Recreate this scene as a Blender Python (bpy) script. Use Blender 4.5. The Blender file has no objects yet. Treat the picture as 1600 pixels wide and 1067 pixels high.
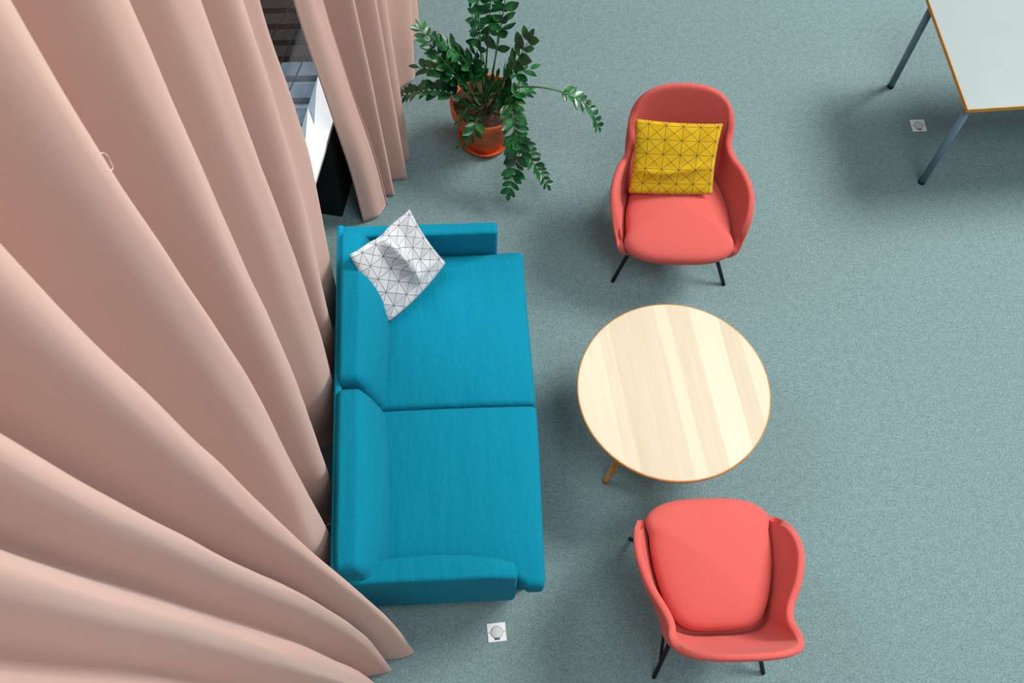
import bpy, bmesh, math, random
from mathutils import Vector, Matrix, noise
random.seed(7)
S = bpy.context.scene
COL = S.collection
R = math.radians

# ------------------------------------------------------------------ camera
cd = bpy.data.cameras.new('camera'); cam = bpy.data.objects.new('camera', cd); COL.objects.link(cam)
rot = Matrix(((0.99813472, 0.03581951, -0.04943718),
              (-0.0540165, 0.89550864, -0.44175388),
              (0.02844802, 0.44360031, 0.89577312)))
cam.matrix_world = Matrix.Translation((0, 0, 5.2392)) @ rot.to_4x4()
cd.sensor_fit = 'HORIZONTAL'; cd.sensor_width = 36.0
cd.lens = 1674.24 / 1600 * 36.0
cd.clip_start = 0.05; cd.clip_end = 200
cd.dof.use_dof = True; cd.dof.focus_distance = 4.9; cd.dof.aperture_fstop = 9.0
S.camera = cam

# ------------------------------------------------------------------ world, lamps, exposure
w = bpy.data.worlds.new('world'); S.world = w; w.use_nodes = True
bg = w.node_tree.nodes['Background']
bg.inputs['Color'].default_value = (0.86, 0.95, 1.0, 1); bg.inputs['Strength'].default_value = 0.26
def area(name, loc, target, size, sizey, energy, color):
    l = bpy.data.lights.new(name, 'AREA'); l.shape = 'RECTANGLE'; l.size = size; l.size_y = sizey
    l.energy = energy; l.color = color
    o = bpy.data.objects.new(name, l); COL.objects.link(o); o.location = loc
    o.rotation_euler = (Vector(target) - Vector(loc)).to_track_quat('-Z', 'Y').to_euler()
    return o
area('window_daylight', (8.6, 5.8, 8.6), (0.2, 1.8, 0.4), 4.2, 4.0, 1620, (1.0, 0.97, 0.91))
area('skylight', (2.4, -0.6, 8.4), (0.6, 1.2, 0.0), 3.6, 3.6, 300, (0.93, 0.98, 1.0))
area('daylight_outside', (-2.6, 4.6, 5.5), (-.9, 3.9, .5), 2.2, 2.2, 240, (.92, .97, 1.0))
S.view_settings.view_transform = 'Standard'; S.view_settings.look = 'None'
S.view_settings.gamma = 1.0; S.view_settings.use_curve_mapping = False
S.view_settings.exposure = 0.0

# ------------------------------------------------------------------ materials
def new_mat(name, color=(.8, .8, .8), rough=.6, sheen=0.0, sheen_tint=(1, 1, 1), metal=0.0, spec=0.5):
    m = bpy.data.materials.new(name); m.use_nodes = True
    b = m.node_tree.nodes['Principled BSDF']
    b.inputs['Base Color'].default_value = (*color, 1); b.inputs['Roughness'].default_value = rough
    b.inputs['Metallic'].default_value = metal; b.inputs['Specular IOR Level'].default_value = spec
    if sheen:
        b.inputs['Sheen Weight'].default_value = sheen; b.inputs['Sheen Roughness'].default_value = .45
        b.inputs['Sheen Tint'].default_value = (*sheen_tint, 1)
    return m, m.node_tree.nodes, m.node_tree.links, b
def node(N, t, **kw):
    n = N.new(t)
    for k, v in kw.items():
        setattr(n, k, v)
    return n
def coords(N, Lk, scale=(1, 1, 1), kind='Object', rot=(0, 0, 0)):
    tc = N.new('ShaderNodeTexCoord'); mp = N.new('ShaderNodeMapping')
    mp.inputs['Scale'].default_value = scale; mp.inputs['Rotation'].default_value = rot
    Lk.new(tc.outputs[kind], mp.inputs['Vector']); return mp.outputs['Vector']
def noise_tex(N, Lk, vec, scale, detail=3, rough=.55):
    n = N.new('ShaderNodeTexNoise'); n.inputs['Scale'].default_value = scale
    n.inputs['Detail'].default_value = detail; n.inputs['Roughness'].default_value = rough
    Lk.new(vec, n.inputs['Vector']); return n.outputs['Fac']
def ramp(N, Lk, fac, stops):
    r = N.new('ShaderNodeValToRGB'); e = r.color_ramp.elements
    e[0].position, e[0].color = stops[0][0], (*stops[0][1], 1)
    e[1].position, e[1].color = stops[-1][0], (*stops[-1][1], 1)
    for p, c in stops[1:-1]:
        x = e.new(p); x.color = (*c, 1)
    Lk.new(fac, r.inputs['Fac']); return r.outputs['Color']
def math_n(N, Lk, op, a, b=None, c=None):
    n = N.new('ShaderNodeMath'); n.operation = op
    for i, v in enumerate((a, b, c)):
        if v is None: continue
        if isinstance(v, (int, float)): n.inputs[i].default_value = v
        else: Lk.new(v, n.inputs[i])
    return n.outputs[0]
def bump(N, Lk, b, h, strength, dist):
    n = N.new('ShaderNodeBump'); n.inputs['Strength'].default_value = strength; n.inputs['Distance'].default_value = dist
    Lk.new(h, n.inputs['Height']); Lk.new(n.outputs['Normal'], b.inputs['Normal'])

def fabric(name, lo, hi, sheen, tint, scale=350, bstr=.25, wr=0.0, rough=.9):
    m, N, Lk, b = new_mat(name, hi, rough, sheen, tint, spec=.15)
    v = coords(N, Lk)
    f = noise_tex(N, Lk, v, scale, 2)
    c = ramp(N, Lk, f, [(.3, lo), (.7, hi)]); Lk.new(c, b.inputs['Base Color'])
    h = f
    if wr:
        v2 = coords(N, Lk, (9, 2.2, 9)); g = noise_tex(N, Lk, v2, 1.6, 2)
        h = math_n(N, Lk, 'ADD', math_n(N, Lk, 'MULTIPLY', f, .06), math_n(N, Lk, 'MULTIPLY', g, wr))
        bump(N, Lk, b, h, .5, .03)
    else:
        bump(N, Lk, b, h, bstr, .002)
    return m

def carpet_mat():
    m, N, Lk, b = new_mat('carpet', rough=.95, sheen=.1, spec=.1)
    v = coords(N, Lk)
    f1 = noise_tex(N, Lk, v, 95, 4, .8)
    f2 = noise_tex(N, Lk, v, 320, 2, .6)
    s = math_n(N, Lk, 'ADD', math_n(N, Lk, 'MULTIPLY', f1, .5), math_n(N, Lk, 'MULTIPLY', f2, .4))
    s = math_n(N, Lk, 'ADD', s, math_n(N, Lk, 'MULTIPLY', noise_tex(N, Lk, v, 28, 2), .1))
    c = ramp(N, Lk, s, [(.33, (.070, .112, .117)), (.5, (.168, .255, .264)), (.68, (.32, .45, .465))])
    Lk.new(c, b.inputs['Base Color']); bump(N, Lk, b, s, .6, .004)
    return m
def wood_mat():
    m, N, Lk, b = new_mat('pale_ash_wood', rough=.45, spec=.35)
    tc = N.new('ShaderNodeTexCoord'); mp = N.new('ShaderNodeMapping'); mp.inputs['Rotation'].default_value = (0, 0, R(-6))
    Lk.new(tc.outputs['Object'], mp.inputs['Vector'])
    sx = N.new('ShaderNodeSeparateXYZ'); Lk.new(mp.outputs['Vector'], sx.inputs[0])
    # staves about 9 cm wide with uneven widths
    wob = math_n(N, Lk, 'MULTIPLY_ADD', math_n(N, Lk, 'SINE', math_n(N, Lk, 'MULTIPLY', sx.outputs['X'], 23.0)), .018, sx.outputs['X'])
    idx = math_n(N, Lk, 'FLOOR', math_n(N, Lk, 'MULTIPLY', wob, 12.5))
    wn = N.new('ShaderNodeTexWhiteNoise'); wn.noise_dimensions = '1D'; Lk.new(idx, wn.inputs['W'])
    mp2 = N.new('ShaderNodeMapping'); mp2.inputs['Scale'].default_value = (70, 2.2, 1)
    Lk.new(mp.outputs['Vector'], mp2.inputs['Vector'])
    g = noise_tex(N, Lk, mp2.outputs['Vector'], 1.0, 4, .65)
    s = math_n(N, Lk, 'ADD', math_n(N, Lk, 'MULTIPLY', wn.outputs['Value'], .5), math_n(N, Lk, 'MULTIPLY', g, .5))
    c = ramp(N, Lk, s, [(.15, (.53, .45, .32)), (.5, (.62, .555, .42)), (.85, (.67, .615, .485))])
    Lk.new(c, b.inputs['Base Color']); return m
def pillow_mat(name, base, line, tint):
    """square grid with both diagonals printed in thin lines, some triangles dotted grey"""
    m, N, Lk, b = new_mat(name, base, .85, .15, spec=.2)
    uv = N.new('ShaderNodeUVMap'); sx = N.new('ShaderNodeSeparateXYZ'); Lk.new(uv.outputs['UV'], sx.inputs[0])
    n_ = 5.0
    u = math_n(N, Lk, 'MULTIPLY_ADD', sx.outputs['X'], n_, .25); v = math_n(N, Lk, 'MULTIPLY_ADD', sx.outputs['Y'], n_, .25)
    fu = math_n(N, Lk, 'FRACT', u); fv = math_n(N, Lk, 'FRACT', v)
    def dist(x):   # distance to the nearest integer
        return math_n(N, Lk, 'PINGPONG', x, .5)
    d1 = dist(u); d2 = dist(v)
    p = math_n(N, Lk, 'ADD', u, v); q = math_n(N, Lk, 'SUBTRACT', u, v)
    d3 = math_n(N, Lk, 'MULTIPLY', dist(p), .7071); d4 = math_n(N, Lk, 'MULTIPLY', dist(math_n(N, Lk, 'ADD', q, 20.0)), .7071)
    d = math_n(N, Lk, 'MINIMUM', math_n(N, Lk, 'MINIMUM', d1, d2), math_n(N, Lk, 'MINIMUM', d3, d4))
    ln = math_n(N, Lk, 'LESS_THAN', d, .015)
    # triangle ids
    cx = N.new('ShaderNodeCombineXYZ')
    a = math_n(N, Lk, 'GREATER_THAN', fu, fv); bb = math_n(N, Lk, 'GREATER_THAN', math_n(N, Lk, 'ADD', fu, fv), 1.0)
    idz = math_n(N, Lk, 'MULTIPLY_ADD', a, 2.0, bb)
    Lk.new(math_n(N, Lk, 'FLOOR', u), cx.inputs[0]); Lk.new(math_n(N, Lk, 'FLOOR', v), cx.inputs[1]); Lk.new(idz, cx.inputs[2])
    wn = N.new('ShaderNodeTexWhiteNoise'); wn.noise_dimensions = '3D'; Lk.new(cx.outputs[0], wn.inputs['Vector'])
    sel = math_n(N, Lk, 'GREATER_THAN', wn.outputs['Value'], .62)
    stripes = math_n(N, Lk, 'LESS_THAN', math_n(N, Lk, 'FRACT', math_n(N, Lk, 'MULTIPLY', sx.outputs['Y'], 75.0)), .5)
    hat = math_n(N, Lk, 'MULTIPLY', sel, stripes)
    mx = N.new('ShaderNodeMix'); mx.data_type = 'RGBA'
    mx.inputs[6].default_value = (*base, 1); mx.inputs[7].default_value = (*tint, 1); Lk.new(hat, mx.inputs[0])
    mx2 = N.new('ShaderNodeMix'); mx2.data_type = 'RGBA'
    Lk.new(mx.outputs[2], mx2.inputs[6]); mx2.inputs[7].default_value = (*line, 1); Lk.new(ln, mx2.inputs[0])
    Lk.new(mx2.outputs[2], b.inputs['Base Color']); return m
def leaf_mat():
    m, N, Lk, b = new_mat('zz_leaf', (.01, .07, .02), .28, spec=.5)
    f = noise_tex(N, Lk, coords(N, Lk), 14, 2)
    c = ramp(N, Lk, f, [(.3, (.003, .026, .010)), (.5, (.008, .080, .022)), (.75, (.032, .22, .048))])
    Lk.new(c, b.inputs['Base Color']); return m
def soil_mat():
    m, N, Lk, b = new_mat('soil', rough=1)
    f = noise_tex(N, Lk, coords(N, Lk), 90, 3, .7)
    c = ramp(N, Lk, f, [(.35, (.012, .008, .006)), (.6, (.09, .045, .03)), (.75, (.35, .22, .15))])
    Lk.new(c, b.inputs['Base Color']); bump(N, Lk, b, f, 1, .01); return m
def glass_mat():
    m, N, Lk, b = new_mat('window_glass', (1, 1, 1), .02)
    
    b.inputs['Roughness'].default_value = .02; b.inputs['Specular IOR Level'].default_value = .6
    t = N.new('ShaderNodeBsdfTransparent'); mx = N.new('ShaderNodeMixShader'); mx.inputs[0].default_value = .05
    gl = N.new('ShaderNodeBsdfGlossy'); gl.inputs['Roughness'].default_value = .02
    Lk.new(t.outputs[0], mx.inputs[1]); Lk.new(gl.outputs[0], mx.inputs[2]); Lk.new(mx.outputs[0], N['Material Output'].inputs['Surface']); return m
def speck(name, a, bcol, scale, rough, spec=.3):
    m, N, Lk, b = new_mat(name, a, rough, spec=spec)
    f = noise_tex(N, Lk, coords(N, Lk), scale, 3)
    Lk.new(ramp(N, Lk, f, [(.3, a), (.7, bcol)]), b.inputs['Base Color']); return m

M = dict(
    carpet=carpet_mat(), wood=wood_mat(),
    wood_edge=speck('honey_wood_edge', (.46, .22, .055), (.60, .31, .09), 30, .45),
    sofa=fabric('teal_wool', (.000, .150, .250), (.000, .240, .350), .05, (.3, .9, 1), 260, wr=.55),
    sofa_dark=fabric('teal_wool_base', (.000, .165, .285), (.000, .270, .400), .0, (.3, .9, 1), 260),
    coral=fabric('coral_wool', (.54, .090, .078), (.64, .130, .114), .12, (1, .80, .77), 420),
    curtain=fabric('dusty_pink_cloth', (.505, .315, .262), (.545, .345, .29), .32, (1, .95, .93), 600, .12),
    white_pillow=pillow_mat('white_triangle_print', (.56, .58, .60), (.08, .09, .11), (.36, .38, .41)),
    yellow_pillow=pillow_mat('mustard_triangle_print', (.60, .385, .008), (.10, .07, .01), (.50, .29, .006)),
    black=speck('black_steel', (.008, .008, .010), (.014, .014, .016), 40, .4),
    terracotta=speck('terracotta', (.62, .115, .030), (.74, .16, .05), 9, .6),
    soil=soil_mat(), leaf=leaf_mat(),
    stem=speck('green_stem', (.03, .11, .03), (.08, .19, .05), 20, .5),
    desk_top=speck('pale_grey_laminate', (.28, .345, .355), (.30, .365, .375), 3, .5),
    desk_edge=speck('amber_wood_edge', (.52, .24, .02), (.62, .30, .04), 20, .5),
    desk_leg=speck('blue_grey_paint', (.12, .21, .28), (.14, .24, .31), 10, .35),
    plastic=speck('white_plastic', (.74, .78, .80), (.78, .82, .84), 10, .4),
    lid=speck('brushed_metal_lid', (.50, .53, .55), (.58, .61, .63), 60, .4),
    gap=speck('dark_gap', (.10, .11, .12), (.14, .15, .16), 30, .6),
    wall=speck('charcoal_wall', (.012, .014, .014), (.018, .020, .020), 5, .9, .1),  # deep shade below the sill put into a near-black colour
    sill=speck('white_lacquer', (.92, .93, .94), (.95, .96, .97), 4, .3),
    ledge_light=speck('pale_grey_blue_boards', (.26, .33, .38), (.34, .42, .47), 7, .3),  # pale sky reflection of the pane put into colour; also on the trim
    ledge=speck('grey_blue_ledge', (.10, .15, .20), (.15, .21, .27), 7, .22, .6),  # slat colour with the pane's sky reflection painted in
    frame=speck('dark_frame', (.010, .010, .012), (.014, .014, .016), 10, .6),
    slat_dark=speck('dark_deck_slat', (.012, .010, .010), (.020, .017, .016), 12, .7),
    slat_tan=speck('tan_deck_bed', (.60, .50, .40), (.68, .58, .47), 12, .8),
    thread=speck('white_thread', (.80, .70, .66), (.84, .74, .70), 50, .8),
    glass=glass_mat())

# ------------------------------------------------------------------ helpers
def obj(name, bm, mat, parent=None, smooth=True, loc=None):
    me = bpy.data.meshes.new(name); bmesh.ops.recalc_face_normals(bm, faces=bm.faces); bm.to_mesh(me); bm.free()
    for m in (mat if isinstance(mat, (list, tuple)) else [mat]): me.materials.append(m)
    if smooth:
        for p in me.polygons: p.use_smooth = True
    o = bpy.data.objects.new(name, me); COL.objects.link(o)
    if parent: o.parent = parent
    if loc: o.location = loc
    return o
def thing(name, label, cat, loc=(0, 0, 0), rotz=0.0, group=None):
    o = bpy.data.objects.new(name, None); COL.objects.link(o); o.empty_display_size = .1
    o.location = loc; o.rotation_euler = (0, 0, rotz); tag(o, label, cat, group); return o
def tag(o, label, cat, group=None):
    o['label'] = label; o['category'] = cat
    if group: o['group'] = group
    return o
def struct(o): o['kind'] = 'structure'; return o
def bevel(o, wdt, seg=3, angle=35):
    m = o.modifiers.new('bevel', 'BEVEL'); m.width = wdt; m.segments = seg; m.limit_method = 'ANGLE'; m.angle_limit = R(angle); return o
def catmull(pts, n):
    P = [Vector(p) for p in pts]; out = []
    for i in range(len(P) - 1):
        p1, p2 = P[i], P[i + 1]
        p0 = P[i - 1] if i else p1 * 2 - p2
        p3 = P[i + 2] if i + 2 < len(P) else p2 * 2 - p1
        for k in range(n):
            t = k / n
            out.append(.5 * ((2 * p1) + (p2 - p0) * t + (2 * p0 - 5 * p1 + 4 * p2 - p3) * t * t + (3 * p1 - p0 - 3 * p2 + p3) * t ** 3))
    out.append(P[-1].copy()); return out
def grid(bm, rows, close_v=False, uvs=None):
    vs = [[bm.verts.new(p) for p in r] for r in rows]
    uvl = bm.loops.layers.uv.verify() if uvs else None
    for i in range(len(vs) - 1):
        n = len(vs[i])
        for j in range(n if close_v else n - 1):
            k = (j + 1) % n
            f = bm.faces.new((vs[i][j], vs[i][k], vs[i + 1][k], vs[i + 1][j]))
            if uvs:
                for l, (a, b) in zip(f.loops, ((i, j), (i, k), (i + 1, k), (i + 1, j))): l[uvl].uv = uvs[a][b]
    return vs
def tube(bm, pts, rad, n=10, cap=True):
    pts = [Vector(p) for p in pts]; rows = []
    rads = rad if isinstance(rad, (list, tuple)) else [rad] * len(pts)
    d0 = (pts[1] - pts[0]).normalized(); up = Vector((0, 0, 1)) if abs(d0.z) < .9 else Vector((1, 0, 0))
    for i, p in enumerate(pts):
        d = (pts[min(i + 1, len(pts) - 1)] - pts[max(i - 1, 0)]).normalized()
        a = d.cross(up).normalized(); b = d.cross(a).normalized()
        rows.append([p + (a * math.cos(2 * math.pi * k / n) + b * math.sin(2 * math.pi * k / n)) * rads[i] for k in range(n)])
    vs = grid(bm, rows, True)
    if cap:
        bm.faces.new(vs[0]); bm.faces.new(vs[-1])
    return bm
def lathe(bm, prof, n=64, c=(0, 0)):
    rows = [[(c[0] + r * math.cos(2 * math.pi * k / n), c[1] + r * math.sin(2 * math.pi * k / n), z) for k in range(n)] for r, z in prof]
    vs = grid(bm, rows, True); return vs
def box(bm, x0, x1, y0, y1, z0, z1):
    v = [bm.verts.new(p) for p in ((x0, y0, z0), (x1, y0, z0), (x1, y1, z0), (x0, y1, z0), (x0, y0, z1), (x1, y0, z1), (x1, y1, z1), (x0, y1, z1))]
    for f in ((3, 2, 1, 0), (4, 5, 6, 7), (0, 1, 5, 4), (1, 2, 6, 5), (2, 3, 7, 6), (3, 0, 4, 7)): bm.faces.new([v[i] for i in f])
    return bm
def prism(bm, poly, z0, z1):
    a = [bm.verts.new((x, y, z0)) for x, y in poly]; b = [bm.verts.new((x, y, z1)) for x, y in poly]
    n = len(poly)
    for i in range(n): bm.faces.new((a[i], a[(i + 1) % n], b[(i + 1) % n], b[i]))
    bm.faces.new(a[::-1]); bm.faces.new(b); return bm
def soft_box(x0, x1, y0, y1, z0, z1, r, fn=None, n=14):
    """upholstered block: a box with rounded edges, its surface reshaped by fn(p, u, v, w) with u, v, w in -1..1"""
    h = Vector(((x1 - x0) / 2, (y1 - y0) / 2, (z1 - z0) / 2)); c = Vector(((x0 + x1) / 2, (y0 + y1) / 2, (z0 + z1) / 2))
    r = min(r, min(h) * .98)
    def ticks(a):
        t = [-a, -a + r * .2, -a + r * .5, -a + r * .8]; m = [-(a - r) + 2 * (a - r) * i / n for i in range(n + 1)]
        return t + m + [-x for x in t[::-1]]
    T = [ticks(a) for a in h]; bm = bmesh.new(); cache = {}
    def vert(p):
        q = Vector([max(-(h[i] - r), min(h[i] - r, p[i])) for i in range(3)]); d = p - q
        s = q + d.normalized() * r if d.length > 1e-9 else p
        key = tuple(round(x, 6) for x in p)
        if key not in cache:
            o = s + c
            if fn: o = fn(o, s.x / h.x, s.y / h.y, s.z / h.z)
            cache[key] = bm.verts.new(o)
        return cache[key]
    for ax in range(3):
        a, b = [(1, 2), (2, 0), (0, 1)][ax]
        for sg in (-1, 1):
            for i in range(len(T[a]) - 1):
                for j in range(len(T[b]) - 1):
                    q = []
                    for di, dj in ((0, 0), (1, 0), (1, 1), (0, 1)):
                        p = [0, 0, 0]; p[ax] = sg * h[ax]; p[a] = T[a][i + di]; p[b] = T[b][j + dj]; q.append(vert(Vector(p)))
                    if sg < 0: q = q[::-1]
                    if len(set(q)) == 4: bm.faces.new(q)
    return bm
def sstep(a, b, x):
    t = max(0, min(1, (x - a) / (b - a))); return t * t * (3 - 2 * t)

# ------------------------------------------------------------------ floor, wall, window
bm = bmesh.new(); box(bm, -1.75, 9, -5, 11, -.06, 0)
struct(obj('floor', bm, M['carpet'], smooth=False))
# the facade runs a little oblique to the sofa: direction F, inward normal Nn
F = Vector((.215, .977, 0)).normalized(); Nn = Vector((F.y, -F.x, 0))
O = Vector((-.63, 3.45, 0)) - Nn * .30        # foot of the wall face below the sill, beside the sill's far end
def fac(t, n, z=0): p = O + F * t + Nn * n; return Vector((p.x, p.y, z))
def fbox(bm, t0, t1, n0, n1, z0, z1):
    prism(bm, [fac(t0, n0)[:2], fac(t1, n0)[:2], fac(t1, n1)[:2], fac(t0, n1)[:2]], z0, z1)
bm = bmesh.new(); fbox(bm, -5.0, 6.0, .148, .17, -.06, .70)
struct(obj('wall_left', bm, M['wall'], smooth=False))
# white sill board with a grey-blue trim behind it; the white layer ends in a jagged edge
bm = bmesh.new(); fbox(bm, -5.0, 6.0, .15, .30, .70, .735)
struct(obj('trim_1', bm, M['ledge_light'], smooth=False))

# ------------------------------------------------------------------ curtains
def curtain_mesh(keys, zs, folds_n=9, nz=60, z_hem=0.012, amp=.006, seed=0):
    """keys: for each control point of the plan, a list of (x, y) at the heights zs; lofted as one pleated cloth"""
    rows = []; zt = zs[-1]
    for i in range(nz + 1):
        t = i / nz; z = z_hem + (zt - z_hem) * (t ** 1.25)
        prof = []
        for k in keys:
            c = [Vector((p[0], p[1], zz)) for p, zz in zip(k, zs)]
            j = 0
            while j < len(zs) - 2 and z > zs[j + 1]: j += 1
            p1, p2 = c[j], c[j + 1]; p0 = c[j - 1] if j else p1; p3 = c[j + 2] if j + 2 < len(c) else p2
            dt = zs[j + 1] - zs[j]; u = (z - zs[j]) / dt
            m1 = (p2 - p0) / max(1e-6, (zs[j + 1] - (zs[j - 1] if j else zs[j]))) * dt
            m2 = (p3 - p1) / max(1e-6, ((zs[j + 2] if j + 2 < len(zs) else zs[j + 1]) - zs[j])) * dt
            u2, u3 = u * u, u ** 3
            q = p1 * (2 * u3 - 3 * u2 + 1) + m1 * (u3 - 2 * u2 + u) + p2 * (-2 * u3 + 3 * u2) + m2 * (u3 - u2)
            q.z = z; prof.append(q)
        cur = catmull(prof, folds_n)
        out = []
        for j, p in enumerate(cur):
            nx = noise.noise(Vector((j * .21 + seed, z * .9, seed))) * amp + noise.noise(Vector((j * .55, z * 2.6 + seed, 3.1))) * amp * .45
            out.append((p.x + nx, p.y + nx * .5, z))
        rows.append(out)
    bm = bmesh.new(); grid(bm, rows); return bm
ZS = [0.0, .6, 1.5, 2.5, 4.0, 5.75]
ridge = [  # plan position of each fold's crest, floor to rail
    [(-.62, -1.3)] * 6,
    [(-.62, -.75)] * 6,
    [(-.56, -.30), (-.57, -.30), (-.59, -.33), (-.62, -.36), (-.62, -.42), (-.62, -.45)],
    [(-.52, .16), (-.54, .14), (-.57, .10), (-.62, .05), (-.62, -.05), (-.62, -.12)],
    [(-.45, .54), (-.49, .51), (-.55, .45), (-.61, .36), (-.62, .20), (-.62, .12)],
    [(-.40, .79), (-.45, .76), (-.53, .68), (-.61, .58), (-.62, .39), (-.62, .29)],
    [(-.375, .88), (-.43, .92), (-.52, .86), (-.60, .74), (-.62, .53), (-.62, .43)],
    [(-.295, .94), (-.36, .96), (-.49, .97), (-.60, .94), (-.62, .79), (-.62, .70)],
    [(-.625, 1.42), (-.62, 1.39), (-.605, 1.33), (-.60, 1.26), (-.60, 1.10), (-.60, 1.0)],
    [(-.625, 1.66), (-.62, 1.66), (-.61, 1.64), (-.60, 1.57), (-.60, 1.47), (-.60, 1.38)],
    [(-.62, 2.15), (-.615, 2.15), (-.605, 2.11), (-.60, 2.0), (-.60, 1.82), (-.60, 1.70)],
    [(-.62, 2.44), (-.62, 2.44), (-.61, 2.47), (-.61, 2.44), (-.61, 2.33), (-.61, 2.2)],
    [(-.62, 2.72), (-.615, 2.72), (-.61, 2.77), (-.61, 2.60), (-.61, 2.45), (-.61, 2.3)]]
depth = [.2, .2, .2, .2, .16, .15, .24, .20, .27, .19, .27, .06]
keys = []
for i, rg in enumerate(ridge):
    # a broad rounded crest, then the hollow before the next fold
    if 1 < i < len(ridge) - 1:
        pv = ridge[i - 1]; pv = pv * 6 if len(pv) == 1 else pv; nx = ridge[i + 1]
        keys.append([(a[0] - .018, a[1] - .20 * (a[1] - b[1])) for a, b in zip(rg, pv)])
        keys.append([(a[0] - .014, a[1] + .10 * (b[1] - a[1])) for a, b in zip(rg, nx)])
    else:
        keys.append(rg)
    if i < len(depth):
        nx = ridge[i + 1]
        keys.append([((a[0] + b[0]) / 2 - depth[i], a[1] * .48 + b[1] * .52) for a, b in zip(rg, nx)])
        if i == 7:   # this fold's back must pass behind the sofa's near end
            keys[-1] = [(-.80, 1.16), (-.80, 1.16), (-.81, 1.15), (-.82, 1.10), (-.82, .95), (-.82, .86)]
keys.append([(-.66, 2.76), (-.66, 2.76), (-.655, 2.80), (-.655, 2.64), (-.655, 2.49), (-.655, 2.34)])
cu = obj('curtain', curtain_mesh(keys, ZS, 8, 90, amp=.009), M['curtain'])
cu.modifiers.new('solid', 'SOLIDIFY').thickness = .003
tag(cu, 'long dusty pink pleated curtain hanging in deep folds behind the blue sofa', 'curtain', 'dusty pink curtains')
bm = bmesh.new(); tube(bm, catmull([(-.597, 1.105, 3.745), (-.590, 1.120, 3.742), (-.588, 1.130, 3.722), (-.588, 1.130, 3.70), (-.588, 1.127, 3.688), (-.592, 1.115, 3.695)], 6), .0006, 6)
obj('thread_loop', bm, M['thread'], cu)
# the second, narrower panel beyond the window gap
ZF = [0.0, .5, 1.0, 1.8, 3.2, 5.75]
fk = [
    [(-.52, 3.375), (-.55, 3.39), (-.595, 3.39), (-.66, 3.39), (-.68, 3.40), (-.70, 3.40)],     # leading edge, turned towards the window
    [(-.44, 3.41), (-.475, 3.425), (-.53, 3.43), (-.60, 3.43), (-.62, 3.44), (-.64, 3.44)],
    [(-.392, 3.49), (-.430, 3.50), (-.490, 3.50), (-.562, 3.50), (-.58, 3.50), (-.60, 3.50)],   # seam crest
    [(-.394, 3.493), (-.432, 3.503), (-.492, 3.503), (-.564, 3.503), (-.582, 3.503), (-.602, 3.503)],
    [(-.555, 3.56), (-.57, 3.56), (-.59, 3.57), (-.65, 3.58), (-.64, 3.60), (-.65, 3.60)],
    [(-.345, 3.555), (-.370, 3.58), (-.395, 3.60), (-.435, 3.62), (-.45, 3.63), (-.46, 3.63)],
    [(-.51, 3.64), (-.53, 3.65), (-.55, 3.67), (-.59, 3.69), (-.54, 3.71), (-.55, 3.71)],
    [(-.272, 3.67), (-.295, 3.70), (-.318, 3.73), (-.355, 3.76), (-.37, 3.76), (-.38, 3.76)],
    [(-.43, 3.76), (-.45, 3.77), (-.47, 3.80), (-.49, 3.82), (-.44, 3.84), (-.45, 3.84)],
    [(-.252, 3.81), (-.270, 3.84), (-.292, 3.87), (-.320, 3.90), (-.33, 3.90), (-.34, 3.90)],
    [(-.42, 4.05), (-.42, 4.06), (-.42, 4.07), (-.43, 4.08), (-.44, 4.08), (-.45, 4.08)],
    [(-.35, 4.28), (-.35, 4.28), (-.34, 4.28), (-.34, 4.28), (-.34, 4.28), (-.34, 4.28)],
    [(-.215, 4.43), (-.205, 4.44), (-.195, 4.46), (-.19, 4.48), (-.19, 4.5), (-.19, 4.5)],
    [(-.31, 4.58), (-.31, 4.58), (-.30, 4.6), (-.30, 4.62), (-.30, 4.62), (-.30, 4.62)],
    [(-.18, 4.78), (-.18, 4.78), (-.17, 4.8), (-.17, 4.8), (-.17, 4.8), (-.17, 4.8)],
    [(-.27, 4.95), (-.27, 4.95), (-.27, 4.95), (-.27, 4.95), (-.27, 4.95), (-.27, 4.95)],
    [(-.13, 5.15), (-.13, 5.15), (-.12, 5.15), (-.12, 5.15), (-.12, 5.15), (-.12, 5.15)]]
cf = obj('curtain', curtain_mesh(fk, ZF, 9, 60, seed=5.3, amp=.004), M['curtain'])
cf.modifiers.new('solid', 'SOLIDIFY').thickness = .003
tag(cf, 'dusty pink curtain bunched in narrow folds by the potted plant', 'curtain', 'dusty pink curtains')

# white sill top, jagged at its back edge (t along facade, n inward)
bm = bmesh.new()
poly = [(-.9, .305), (2.5, .305), (2.5, .155), (.364, .156), (.258, .170), (.032, .216), (.134, .157), (-.134, .207), (-.30, .225), (-.9, .225)]
prism(bm, [fac(t, n)[:2] for t, n in poly], .735, .752)
struct(obj('trim_2', bm, M['sill'], smooth=False))
# black box added below the sill to fill a dark spot there
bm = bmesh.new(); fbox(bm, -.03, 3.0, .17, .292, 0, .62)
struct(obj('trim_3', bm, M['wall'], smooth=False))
# glazing
win = bpy.data.objects.new('window_1', None); COL.objects.link(win); win['kind'] = 'structure'; win.location = fac(0, .145, .735)
def wpart(name, bm, mat):
    o = obj(name, bm, mat, win, smooth=False); o.matrix_parent_inverse = Matrix.Translation(-win.location); return o
bm = bmesh.new(); fbox(bm, -5.0, 6.0, .142, .148, .735, 5.7); wpart('pane', bm, M['glass'])
bm = bmesh.new()
fbox(bm, -5.0, 6.0, .12, .17, 5.7, 5.76)
for t in (-4.2, -2.7, 3.2, 4.7): fbox(bm, t, t + .05, .12, .17, .735, 5.7)
wpart('window_frame', bm, M['frame'])

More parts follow.
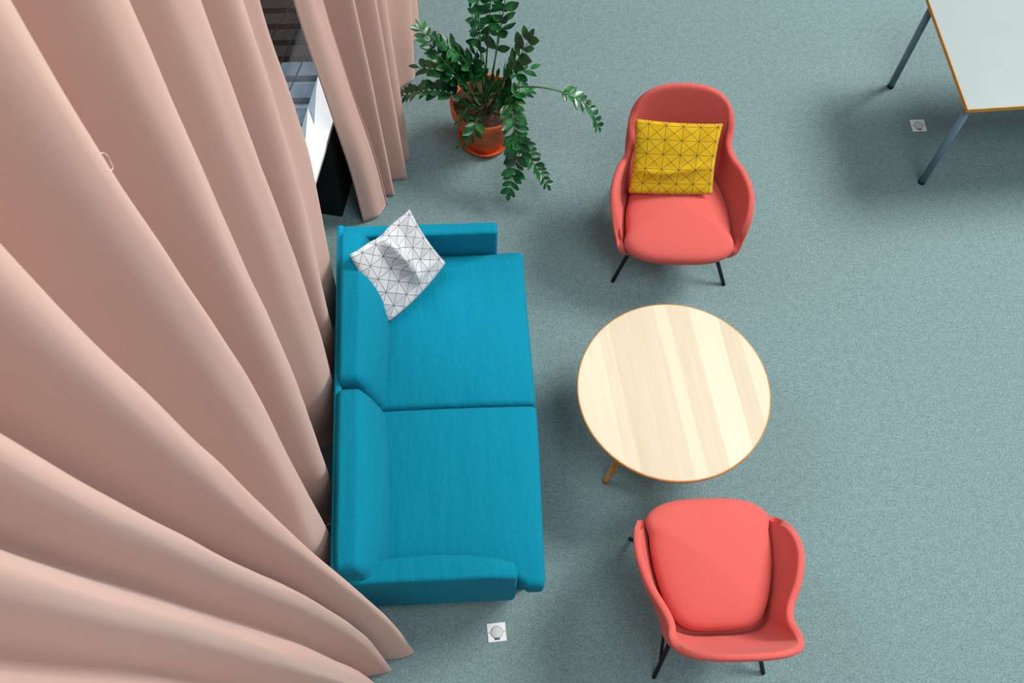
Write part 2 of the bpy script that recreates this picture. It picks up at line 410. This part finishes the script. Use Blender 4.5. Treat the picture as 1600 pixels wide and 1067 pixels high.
# ------------------------------------------------------------------ what shows outside the glass
deck = thing('deck', 'dark slatted deck with tan gaps outside the window between the curtains', 'deck', fac(1.2, -.9))
def dpart(name, bm, mat):
    o = obj(name, bm, mat, deck, smooth=False); o.matrix_parent_inverse = Matrix.Translation(-Vector(deck.location)); return o
def facx(y, n): return O.x + (y - O.y) * F.x / F.y + n / F.y    # x of the facade line shifted n inwards, at a given y
def board(bm, yc, wd, z0, z1, n=.138):
    ya, yb = yc - wd / 2, yc + wd / 2
    prism(bm, [(-1.9, ya), (facx(ya, n), ya), (facx(yb, n), yb), (-1.9, yb)], z0, z1)
bm = bmesh.new(); board(bm, 5.40, 2.71, .44, .50); dpart('deck_bed', bm, M['slat_tan'])
bm = bmesh.new(); board(bm, 2.75, 2.58, .44, .50); dpart('grey_bed', bm, M['ledge_light'])  # gaps tinted to stand in for sky mirrored in the glass
bm = bmesh.new(); y = 4.176
while y < 6.6:
    board(bm, y, .078, .50, .55); y += .119
dpart('slats', bm, M['slat_dark'])
bm = bmesh.new(); board(bm, 4.045, .095, .50, .55); board(bm, 3.892, .098, .50, .55); board(bm, 3.720, .106, .50, .55); board(bm, 3.53, .10, .50, .55); board(bm, 3.34, .10, .50, .55)
dpart('grey_slats', bm, M['ledge'])  # nearest deck slats, sky reflection in the glass painted as grey-blue
for (a, b) in (((-.879, 4.461), (-.976, 4.219)), ((-.834, 4.294), (-.928, 4.0)), ((-.785, 4.086), (-.857, 3.865))):
    a = Vector(a); b = Vector(b); d = b - a; a2 = a - d * .35; b2 = b + d * 1.0
    bm = bmesh.new(); tube(bm, [(a2.x, a2.y, .62), (b2.x, b2.y, .62)], .004, 8); dpart('wire', bm, M['frame'])
    for e in (a2, b2): bm = bmesh.new(); tube(bm, [(e.x, e.y, .54), (e.x, e.y, .624)], .004, 8); dpart('wire_post', bm, M['frame'])

# ------------------------------------------------------------------ sofa
sofa = thing('sofa', 'teal blue two-seat fabric sofa standing in front of the pink curtain', 'sofa', (-.11, 2.05, 0))
def spart(name, bm, mat=None):
    o = obj(name, bm, mat or M['sofa'], sofa); o.matrix_parent_inverse = Matrix.Translation(-Vector(sofa.location)); return o
spart('base', soft_box(-.56, .315, 1.19, 2.92, .14, .29, .02), M['sofa_dark'])
spart('backrest', soft_box(-.585, -.55, 1.15, 2.93, .14, .69, .015), M['sofa_dark'])
def arm_far(p, u, v, w_):
    return p
def arm_near(p, u, v, w_):
    k = (1 - u * u) ** .6 if abs(u) < 1 else 0
    if v > 0: p.y += .062 * v * k * max(0, .35 + .65 * w_)
    if w_ > 0 and u > .55: p.z -= .035 * ((u - .55) / .45) ** 2 * w_
    return p
spart('armrest', soft_box(-.585, .217, 2.895, 2.965, .14, .62, .018, arm_far))
spart('armrest', soft_box(-.565, .222, 1.143, 1.205, .14, .60, .022, arm_near))
def seat_fn(near):
    def fn(p, u, v, w_):
        if w_ > 0: p.z += .034 * (1 - abs(u) ** 3) * (1 - abs(v) ** 3) * w_ - .012 * (abs(u * v)) ** 3
        k = sstep(.205, .235, p.x)
        if near and v < 0: p.y -= .075 * k * (-v) ** 2
        if not near and v > 0: p.y += .012 * k * v
        p.z += .004 * noise.noise(Vector((p.x * 9, p.y * 3.5, 1.7))) * max(0, w_)
        p.x += .006 * (u > .9) * math.sin(p.y * 4)
        return p
    return fn
spart('seat_cushion', soft_box(-.50, .358, 2.031, 2.888, .285, .435, .026, seat_fn(False)))
spart('seat_cushion', soft_box(-.50, .360, 1.216, 2.027, .285, .435, .026, seat_fn(True)))
def back_fn(p, u, v, w_):
    s = (p.z - .40) / (.755 - .40)
    front = -.360 - .105 * max(0, min(1.1, s))
    belly = .042 * math.sin(math.pi * max(0, min(1, s))) * (1 - abs(v) ** 3) + .010 * (1 - v * v)
    f = (u + 1) / 2
    p.x = -.565 + (front + belly + .565) * f + .0
    if w_ > 0: p.z += .012 * (1 - v ** 2) - .018 * abs(v) ** 6 * w_
    if w_ > .3 and abs(v) > .9: p.y -= math.copysign(.012 * w_, v) * (abs(v) - .9) / .1
    p.x += .0035 * noise.noise(Vector((p.y * 14, p.z * 5, 4.4))) * f
    return p
spart('back_cushion', soft_box(-.56, -.36, 2.040, 2.885, .40, .745, .045, back_fn))
spart('back_cushion', soft_box(-.56, -.36, 1.160, 2.034, .40, .745, .045, back_fn))
for x, y in ((-.50, 1.24), (-.50, 2.86), (.27, 1.24), (.27, 2.86)):
    bm = bmesh.new(); tube(bm, [(x, y, 0), (x, y, .145)], [.012, .016], 12); spart('leg', bm, M['black'])

# ------------------------------------------------------------------ cushions
def pillow(corners, front, back, crease=None, n=30, pinch=.05, ear=0.0):
    """corners: upper-left, upper-right, lower-right, lower-left in the place; front/back: swell of the two faces"""
    A, B, C_, D = [Vector(c) for c in corners]
    nrm = ((B - A).cross(D - A) + (B - C_).cross(C_ - D) * 0).normalized()
    bm = bmesh.new()
    for side, th in ((1, front), (-1, back)):
        rows = []; uvs = []
        for i in range(n + 1):
            r = []; uu = []
            for j in range(n + 1):
                u = j / n; v = i / n; a = 2 * u - 1; b = 2 * v - 1
                pt = pinch if isinstance(pinch, tuple) else (pinch,) * 4      # top, right, bottom, left
                a2 = a * (1 - (pt[1] if a > 0 else pt[3]) * (1 - b * b) * abs(a)); b2 = b * (1 - (pt[0] if b < 0 else pt[2]) * (1 - a * a) * abs(b))
                U, V = (a2 + 1) / 2, (b2 + 1) / 2
                p = (A * (1 - U) + B * U) * (1 - V) + (D * (1 - U) + C_ * U) * V
                k = ((1 - a * a) * (1 - b * b)) ** .45
                h = th * k
                if crease: h += crease(u, v) * k * (1 if side > 0 else .6) * side
                h += .004 * noise.noise(Vector((u * 7, v * 7, side * 2.0))) * k
                r.append(p + nrm * (h * side)); uu.append((u, 1 - v))
            rows.append(r); uvs.append(uu)
        if side < 0: rows = [r[::-1] for r in rows]; uvs = [r[::-1] for r in uvs]
        grid(bm, rows, uvs=uvs)
    bmesh.ops.remove_doubles(bm, verts=bm.verts, dist=.0005)
    return bm, nrm
def crease_w(u, v):
    d = (u - .50 - .12 * (v - .2))
    g = -.12 * math.exp(-(d / .07) ** 2) * sstep(1.05, .40, v)
    g += -.03 * math.exp(-((v - .72 - .3 * (u - .5)) / .07) ** 2) * sstep(.35, .7, u)
    g += .02 * math.exp(-((u - .78) / .1) ** 2)
    return g
bm, nw = pillow([(-.505, 2.665, .835), (-.216, 2.905, .845), (-.052, 2.785, .525), (-.345, 2.470, .495)], .10, .030, crease_w, pinch=(.10, .07, -.10, -.02))
o = obj('throw_pillow', bm, M['white_pillow'])
tag(o, 'white throw pillow with thin black triangle lines leaning in the sofa corner', 'pillow')
def crease_y(u, v):
    return -.035 * math.exp(-((v - .66 - .05 * math.sin(u * 5)) / .05) ** 2) * (1 - .5 * u) + .012 * math.exp(-((v - .8) / .08) ** 2)
bm, ny_ = pillow([(.968, 3.500, .735), (1.426, 3.452, .735), (1.388, 3.195, .462), (.934, 3.220, .462)], .080, .035, crease_y, pinch=(.05, .05, -.03, .05))
o = obj('throw_pillow', bm, M['yellow_pillow'])
tag(o, 'mustard yellow throw pillow with dark triangle lines on the far red armchair', 'pillow')

# ------------------------------------------------------------------ armchairs
RIM = [(0, .420, .825), (.09, .417, .818), (.165, .406, .797), (.228, .384, .757), (.272, .345, .703), (.286, .285, .648), (.275, .215, .600),
       (.296, .145, .570), (.345, .05, .572), (.378, -.06, .566), (.384, -.14, .545), (.374, -.215, .500), (.354, -.268, .446), (.330, -.300, .395)]
BASE = [(0, .232), (.075, .232), (.14, .224), (.19, .205), (.225, .175), (.243, .145), (.254, .10),
        (.263, .05), (.272, 0), (.280, -.07), (.285, -.13), (.288, -.20), (.289, -.27), (.288, -.33)]
def half(pts): return [(-p[0],) + tuple(p[1:]) for p in pts[:0:-1]] + [tuple(p) for p in pts]
def shell_bm():
    rim = catmull(half(RIM), 4); base = catmull([(x, y, .275 + .0 * y) for x, y in half(BASE)], 4)
    rows = []; nv = 12
    for v in range(nv + 1):
        t = v / nv; row = []
        for a, b in zip(base, rim):
            p = a.lerp(b, t); rad = Vector((a.x, a.y - .0, 0))
            if rad.length > 1e-6: rad.normalize()
            p += rad * (.022 * math.sin(math.pi * t)); row.append(p)
        rows.append(row)
    # the tray under the seat, row by row from the left edge to the right
    bm = bmesh.new(); vs = grid(bm, rows)
    low = vs[0]; n = len(low); half_n = n // 2
    prev = None
    for i in range(half_n + 1):
        L_, R_ = low[i], low[n - 1 - i]
        if L_ is R_: cur = [L_]
        else:
            m = 6; cur = [L_] + [bm.verts.new(L_.co.lerp(R_.co, k / m) + Vector((0, 0, -.03 * math.sin(math.pi * k / m)))) for k in range(1, m)] + [R_]
        if prev:
            if len(cur) == 1:
                for k in range(len(prev) - 1): bm.faces.new((prev[k], prev[k + 1], cur[0]))
            else:
                for k in range(len(cur) - 1): bm.faces.new((prev[k], prev[k + 1], cur[k + 1], cur[k]))
        prev = cur
    return bm
def seat_bm():
    # plan: broad rounded front, narrower rounded back
    out = []
    for k in range(72):
        a = 2 * math.pi * k / 72; c, s = math.cos(a), math.sin(a)
        e = 2 / 4.0
        x = math.copysign(abs(c) ** e, c); y = math.copysign(abs(s) ** e, s)
        wdt = .283 - .055 * sstep(-.3, 1, y) + .040 * sstep(-.45, -.80, y)
        out.append((x * wdt, -.095 + y * (.295 if y > 0 else .300 + .022 * (1 - x * x))))
    rows = []
    prof = [(.0, .452), (.2, .450), (.4, .446), (.6, .440), (.78, .431), (.9, .421), (.96, .410), (.99, .396), (1.0, .378), (.995, .360), (.97, .345), (.9, .335), (.5, .33), (.02, .33)]
    for sc, z in prof:
        rows.append([(x * max(sc, .001), -.095 + (y + .095) * max(sc, .001), z - .035 * (y + .42) * 1.0 * sc - .018 * sstep(-.25, -.42, y) * sc) for x, y in out])
    bm = bmesh.new(); grid(bm, rows, True); bmesh.ops.remove_doubles(bm, verts=bm.verts, dist=.001); return bm
def make_chair(loc, rz, label):
    t = thing('armchair', label, 'armchair', loc, rz, 'coral red armchairs')
    sh = obj('shell', shell_bm(), M['coral'], t)
    so = sh.modifiers.new('solid', 'SOLIDIFY'); so.thickness = .036; so.offset = -1
    sb = sh.modifiers.new('sub', 'SUBSURF'); sb.levels = 1; sb.render_levels = 2
    obj('seat_cushion', seat_bm(), M['coral'], t)
    fb = bmesh.new()
    for s in (-1, 1):
        tube(fb, [(s * .20, -.24, .262), (s * .17, .17, .262)], .010, 8)
    tube(fb, [(-.20, -.22, .256), (.20, -.22, .256)], .010, 8); tube(fb, [(-.17, .15, .256), (.17, .15, .256)], .010, 8)
    obj('under_frame', fb, M['black'], t)
    for s in (-1, 1):
        bm = bmesh.new(); tube(bm, [(s * .20, -.20, .27), (s * .315, -.335, 0)], [.0125, .0105], 12); obj('leg', bm, M['black'], t)
        bm = bmesh.new(); tube(bm, [(s * .175, .16, .27), (s * .263, .34, 0)], [.0125, .0105], 12); lg = obj('leg', bm, M['black'], t)
        bm = bmesh.new(); tube(bm, [(s * .24, .295, .07), (s * .20, .02, .262)], .008, 10); obj('brace', bm, M['black'], t)
    return t
make_chair((1.212, 3.248, 0), R(-4.0), 'coral red armchair holding the mustard yellow pillow')
make_chair((1.132, 1.118, 0), R(179.3), 'coral red armchair with an empty seat, facing the round wooden table')

# ------------------------------------------------------------------ round table
tb = thing('coffee_table', 'round coffee table with pale striped wood top between the two red armchairs', 'table', (1.04, 2.06, 0))
bm = bmesh.new()
vs = lathe(bm, [(.001, .470), (.20, .470), (.40, .470), (.468, .470)], 128); top = obj('tabletop', bm, M['wood'], tb)
bm = bmesh.new()
lathe(bm, [(.4675, .4702), (.4715, .4695), (.474, .467), (.474, .452), (.470, .447), (.455, .444), (.2, .444), (.001, .444)], 128)
e_ = obj('edge_band', bm, M['wood_edge'], tb); e_['label'] = 'honey coloured wooden edge'
for a in (223.5, 343.5, 103.5):
    c_, s_ = math.cos(R(a)), math.sin(R(a))
    bm = bmesh.new()
    tube(bm, [(c_ * .44, s_ * .44, 0), (c_ * .425, s_ * .425, .03), (c_ * .33, s_ * .33, .30), (c_ * .28, s_ * .28, .446)], [.0125, .015, .023, .026], 20)
    obj('leg', bm, M['wood_edge'], tb)

# ------------------------------------------------------------------ desk
dk = thing('desk', 'white topped desk with amber edge and blue grey legs', 'desk', (2.757, 3.505, 0), R(2.7))
bm = bmesh.new(); box(bm, .004, 1.6, .004, .796, .712, .7305); obj('desktop', bm, M['desk_top'], dk, smooth=False)
bm = bmesh.new()
for x0, x1, y0, y1 in ((-.0, .0045, 0, .8), (1.5995, 1.604, 0, .8), (0.0045, 1.5995, 0, .0045), (.0045, 1.5995, .7955, .8)): box(bm, x0 - (.0 if x1 - x0 > .01 else 0), x1, y0, y1, .704, .730)
e_ = obj('edge_band', bm, M['desk_edge'], dk, smooth=False); e_['label'] = 'amber wooden edge'
bm = bmesh.new()
box(bm, .05, 1.55, .05, .08, .66, .712); box(bm, .05, 1.55, .72, .75, .66, .712); box(bm, .05, .08, .08, .72, .66, .712); box(bm, 1.52, 1.55, .08, .72, .66, .712)
obj('apron', bm, M['desk_leg'], dk, smooth=False)
for x, y in ((.035, .038), (.035, .762), (1.565, .038), (1.565, .762)):
    bm = bmesh.new(); tube(bm, [(x, y, .018), (x, y, .712)], .0205, 20); lg = obj('leg', bm, M['desk_leg'], dk)
    bm = bmesh.new(); tube(bm, [(x, y, 0), (x, y, .022)], .0215, 20); f_ = obj('foot_cap', bm, M['black'], lg); f_['label'] = 'black foot cap'

# ------------------------------------------------------------------ floor sockets
def socket(loc, rz, label):
    t = thing('floor_socket', label, 'floor socket', loc, rz, 'square floor sockets')
    bm = bmesh.new(); box(bm, -.0445, .0445, -.0445, .0445, 0, .004); bevel(obj('cover_plate', bm, M['plastic'], t, smooth=False), .0015, 2)
    bm = bmesh.new(); lathe(bm, [(.0270, .0041), (.0270, .0052), (.0295, .0052), (.0295, .0041)], 48)
    box(bm, -.013, .013, -.0365, -.0265, .0041, .0052); obj('lid_ring', bm, M['gap'], t)
    bm = bmesh.new(); lathe(bm, [(.0272, .0041), (.0272, .0056), (.0255, .0062), (.001, .0064)], 48); obj('lid', bm, M['lid'], t)
    for s in (-1, 1):
        bm = bmesh.new(); lathe(bm, [(.0028, .004), (.0028, .0052), (.0005, .0053)], 12, (s * .0365, 0)); obj('screw', bm, M['gap'], t)
socket((.131, 1.028, 0), R(3.1), 'white square floor socket on the carpet below the sofa end')
socket((2.864, 3.961, 0), R(.8), 'white square floor socket on the carpet beside the desk legs')

# ------------------------------------------------------------------ plant
PX, PY = .20, 3.95
pl = thing('potted_plant', 'leafy green zz plant in an orange terracotta pot beside the curtain', 'potted plant', (PX, PY, 0))
bm = bmesh.new(); lathe(bm, [(.001, .0), (.135, .0), (.148, .006), (.158, .040), (.161, .043), (.156, .043), (.150, .036), (.138, .012), (.001, .012)], 64)
obj('saucer', bm, M['terracotta'], pl)
bm = bmesh.new(); lathe(bm, [(.001, .012), (.118, .012), (.124, .02), (.176, .268), (.176, .270), (.196, .274), (.199, .280), (.204, .348), (.200, .354), (.190, .354), (.186, .348), (.182, .25), (.13, .06), (.001, .05)], 72)
obj('pot', bm, M['terracotta'], pl)
bm = bmesh.new(); rows = []
for i in range(13):
    r = .001 + .183 * i / 12
    rows.append([(r * math.cos(2 * math.pi * k / 40), r * math.sin(2 * math.pi * k / 40), .318 + .010 * noise.noise(Vector((r * 30 * math.cos(2 * math.pi * k / 40), r * 30 * math.sin(2 * math.pi * k / 40), 0)))) for k in range(40)])
grid(bm, rows, True); obj('soil', bm, M['soil'], pl)
FRONDS = {  # path in the place (metres), first leaf at, leaf length, spacing
 'up1': ([(0.189, 3.979, 0.34), (0.18, 4.052, 0.6), (0.168, 4.099, 0.85), (0.151, 4.183, 1.02)], .62, .085, .07),
 'up2': ([(0.207, 3.979, 0.34), (0.261, 4.029, 0.65), (0.294, 4.046, 0.95), (0.323, 4.115, 1.15)], .62, .085, .075),
 'up3': ([(0.197, 3.988, 0.34), (0.208, 4.029, 0.6), (0.224, 4.05, 0.9), (0.232, 4.103, 1.25)], .60, .085, .075),
 'up4': ([(0.207, 3.979, 0.34), (0.202, 4.046, 0.5), (0.176, 4.127, 0.62), (0.126, 4.181, 0.85)], .62, .08, .07),
 'up5': ([(0.226, 3.978, 0.34), (0.248, 3.982, 0.6), (0.269, 4.03, 0.8), (0.282, 4.084, 0.98)], .6, .08, .08),
 'D': ([(0.242, 3.932, 0.34), (0.289, 3.869, 0.6), (0.364, 3.868, 0.78), (0.424, 3.913, 0.88)], .45, .11, .05),
 'D2': ([(0.249, 3.932, 0.34), (0.29, 3.866, 0.55), (0.357, 3.869, 0.66), (0.44, 3.911, 0.66)], .5, .10, .05),
 'B1': ([(0.151, 3.935, 0.34), (0.045, 3.921, 0.6), (-0.055, 3.976, 0.72), (-0.144, 4.1, 0.78)], .38, .085, .040),
 'B2': ([(0.171, 3.98, 0.34), (0.118, 3.986, 0.6), (0.039, 3.987, 0.72), (-0.062, 3.999, 0.8)], .4, .09, .040),
 'I': ([(0.152, 3.958, 0.34), (0.062, 3.917, 0.55), (-0.042, 3.942, 0.62), (-0.165, 3.99, 0.6)], .35, .09, .040),
 'C': ([(0.139, 3.912, 0.34), (0.042, 3.87, 0.5), (-0.099, 3.893, 0.52), (-0.271, 3.945, 0.42)], .42, .078, .036),
 'E': ([(0.249, 3.932, 0.34), (0.341, 3.848, 0.58), (0.56, 3.766, 0.66), (0.747, 3.712, 0.58), (0.814, 3.664, 0.46)], .66, .062, .038),
 'F': ([(0.241, 3.909, 0.34), (0.314, 3.845, 0.52), (0.341, 3.683, 0.5), (0.362, 3.592, 0.36), (0.317, 3.452, 0.16)], .25, .080, .038),
 'G': ([(0.233, 3.886, 0.34), (0.309, 3.724, 0.46), (0.399, 3.604, 0.36), (0.471, 3.543, 0.26), (0.53, 3.483, 0.18)], .42, .066, .034),
 'H': ([(0.148, 3.866, 0.34), (0.144, 3.758, 0.44), (0.116, 3.689, 0.4), (0.043, 3.678, 0.3)], .4, .06, .032),
 'K': ([(0.194, 3.91, 0.34), (0.202, 3.865, 0.5), (0.254, 3.875, 0.62), (0.312, 3.862, 0.66)], .35, .08, .042),
 'M': ([(0.221, 3.878, 0.34), (0.277, 3.795, 0.5), (0.338, 3.795, 0.58), (0.431, 3.861, 0.55)], .4, .08, .042),
 'N': ([(0.171, 3.98, 0.34), (0.116, 3.958, 0.5), (0.118, 3.986, 0.6), (0.165, 4.015, 0.72)], .3, .085, .042),
 'O': ([(0.167, 3.888, 0.34), (0.111, 3.833, 0.46), (0.074, 3.792, 0.44), (0.04, 3.786, 0.38)], .35, .07, .040)}
def leaf(bm, base, axis, nrm, ln, wd):
    axis = axis.normalized(); side = axis.cross(nrm).normalized(); nrm = side.cross(axis).normalized()
    rows = []; prof = [(0, .06), (.12, .45), (.3, .85), (.5, 1.0), (.68, .9), (.84, .58), (.94, .28), (1, .03)]
    curl = random.uniform(-.18, .22)
    for t, wv in prof:
        c = base + axis * (ln * t) - nrm * (curl * ln * t * t)
        hw = wd * wv / 2
        rows.append([c - side * hw + nrm * hw * .30, c, c + side * hw + nrm * hw * .30])
    i0 = len(bm.faces); grid(bm, rows); bm.faces.ensure_lookup_table()
    for f in bm.faces[i0:]: f.material_index = 1
for key, (path, start, ln, sp) in FRONDS.items():
    path = [Vector(p) - Vector((PX, PY, 0)) for p in path]
    path[0] = Vector((path[0].x * .6, path[0].y * .6, .31))
    cur = catmull(path, 14); bm = bmesh.new()
    n = len(cur); tube(bm, cur, [.0065 - .0045 * i / (n - 1) for i in range(n)], 8)
    cum = [0.0]
    for a, b in zip(cur, cur[1:]): cum.append(cum[-1] + (b - a).length)
    tot = cum[-1]; s = start * tot; flip = 1
    while s < tot + .001:
        i = 0
        while i < n - 2 and cum[i + 1] < s: i += 1
        f_ = (s - cum[i]) / max(1e-6, cum[i + 1] - cum[i]); p = cur[i].lerp(cur[i + 1], min(1, f_))
        d = (cur[i + 1] - cur[i]).normalized()
        up = Vector((0, 0, 1)); sd = d.cross(up)
        if sd.length < .25: sd = d.cross(Vector((.25, -1, .1)))
        sd.normalize(); nm = sd.cross(d).normalized()
        taper = 1 - .35 * max(0, (s / tot - .6) / .4)
        for q in (-1, 1):
            ax = sd * q * random.uniform(.75, .95) + d * random.uniform(.45, .75) + nm * random.uniform(-.05, .40)
            l_ = ln * 1.18 * taper * random.uniform(.8, 1.15)
            leaf(bm, p, ax, nm + sd * q * random.uniform(-.45, .2), l_, l_ * random.uniform(.48, .60))
        s += sp * random.uniform(.85, 1.1)
    leaf(bm, cur[-1], d + nm * .1, nm, ln * .7, ln * .34)
    obj('frond', bm, [M['stem'], M['leaf']], pl)
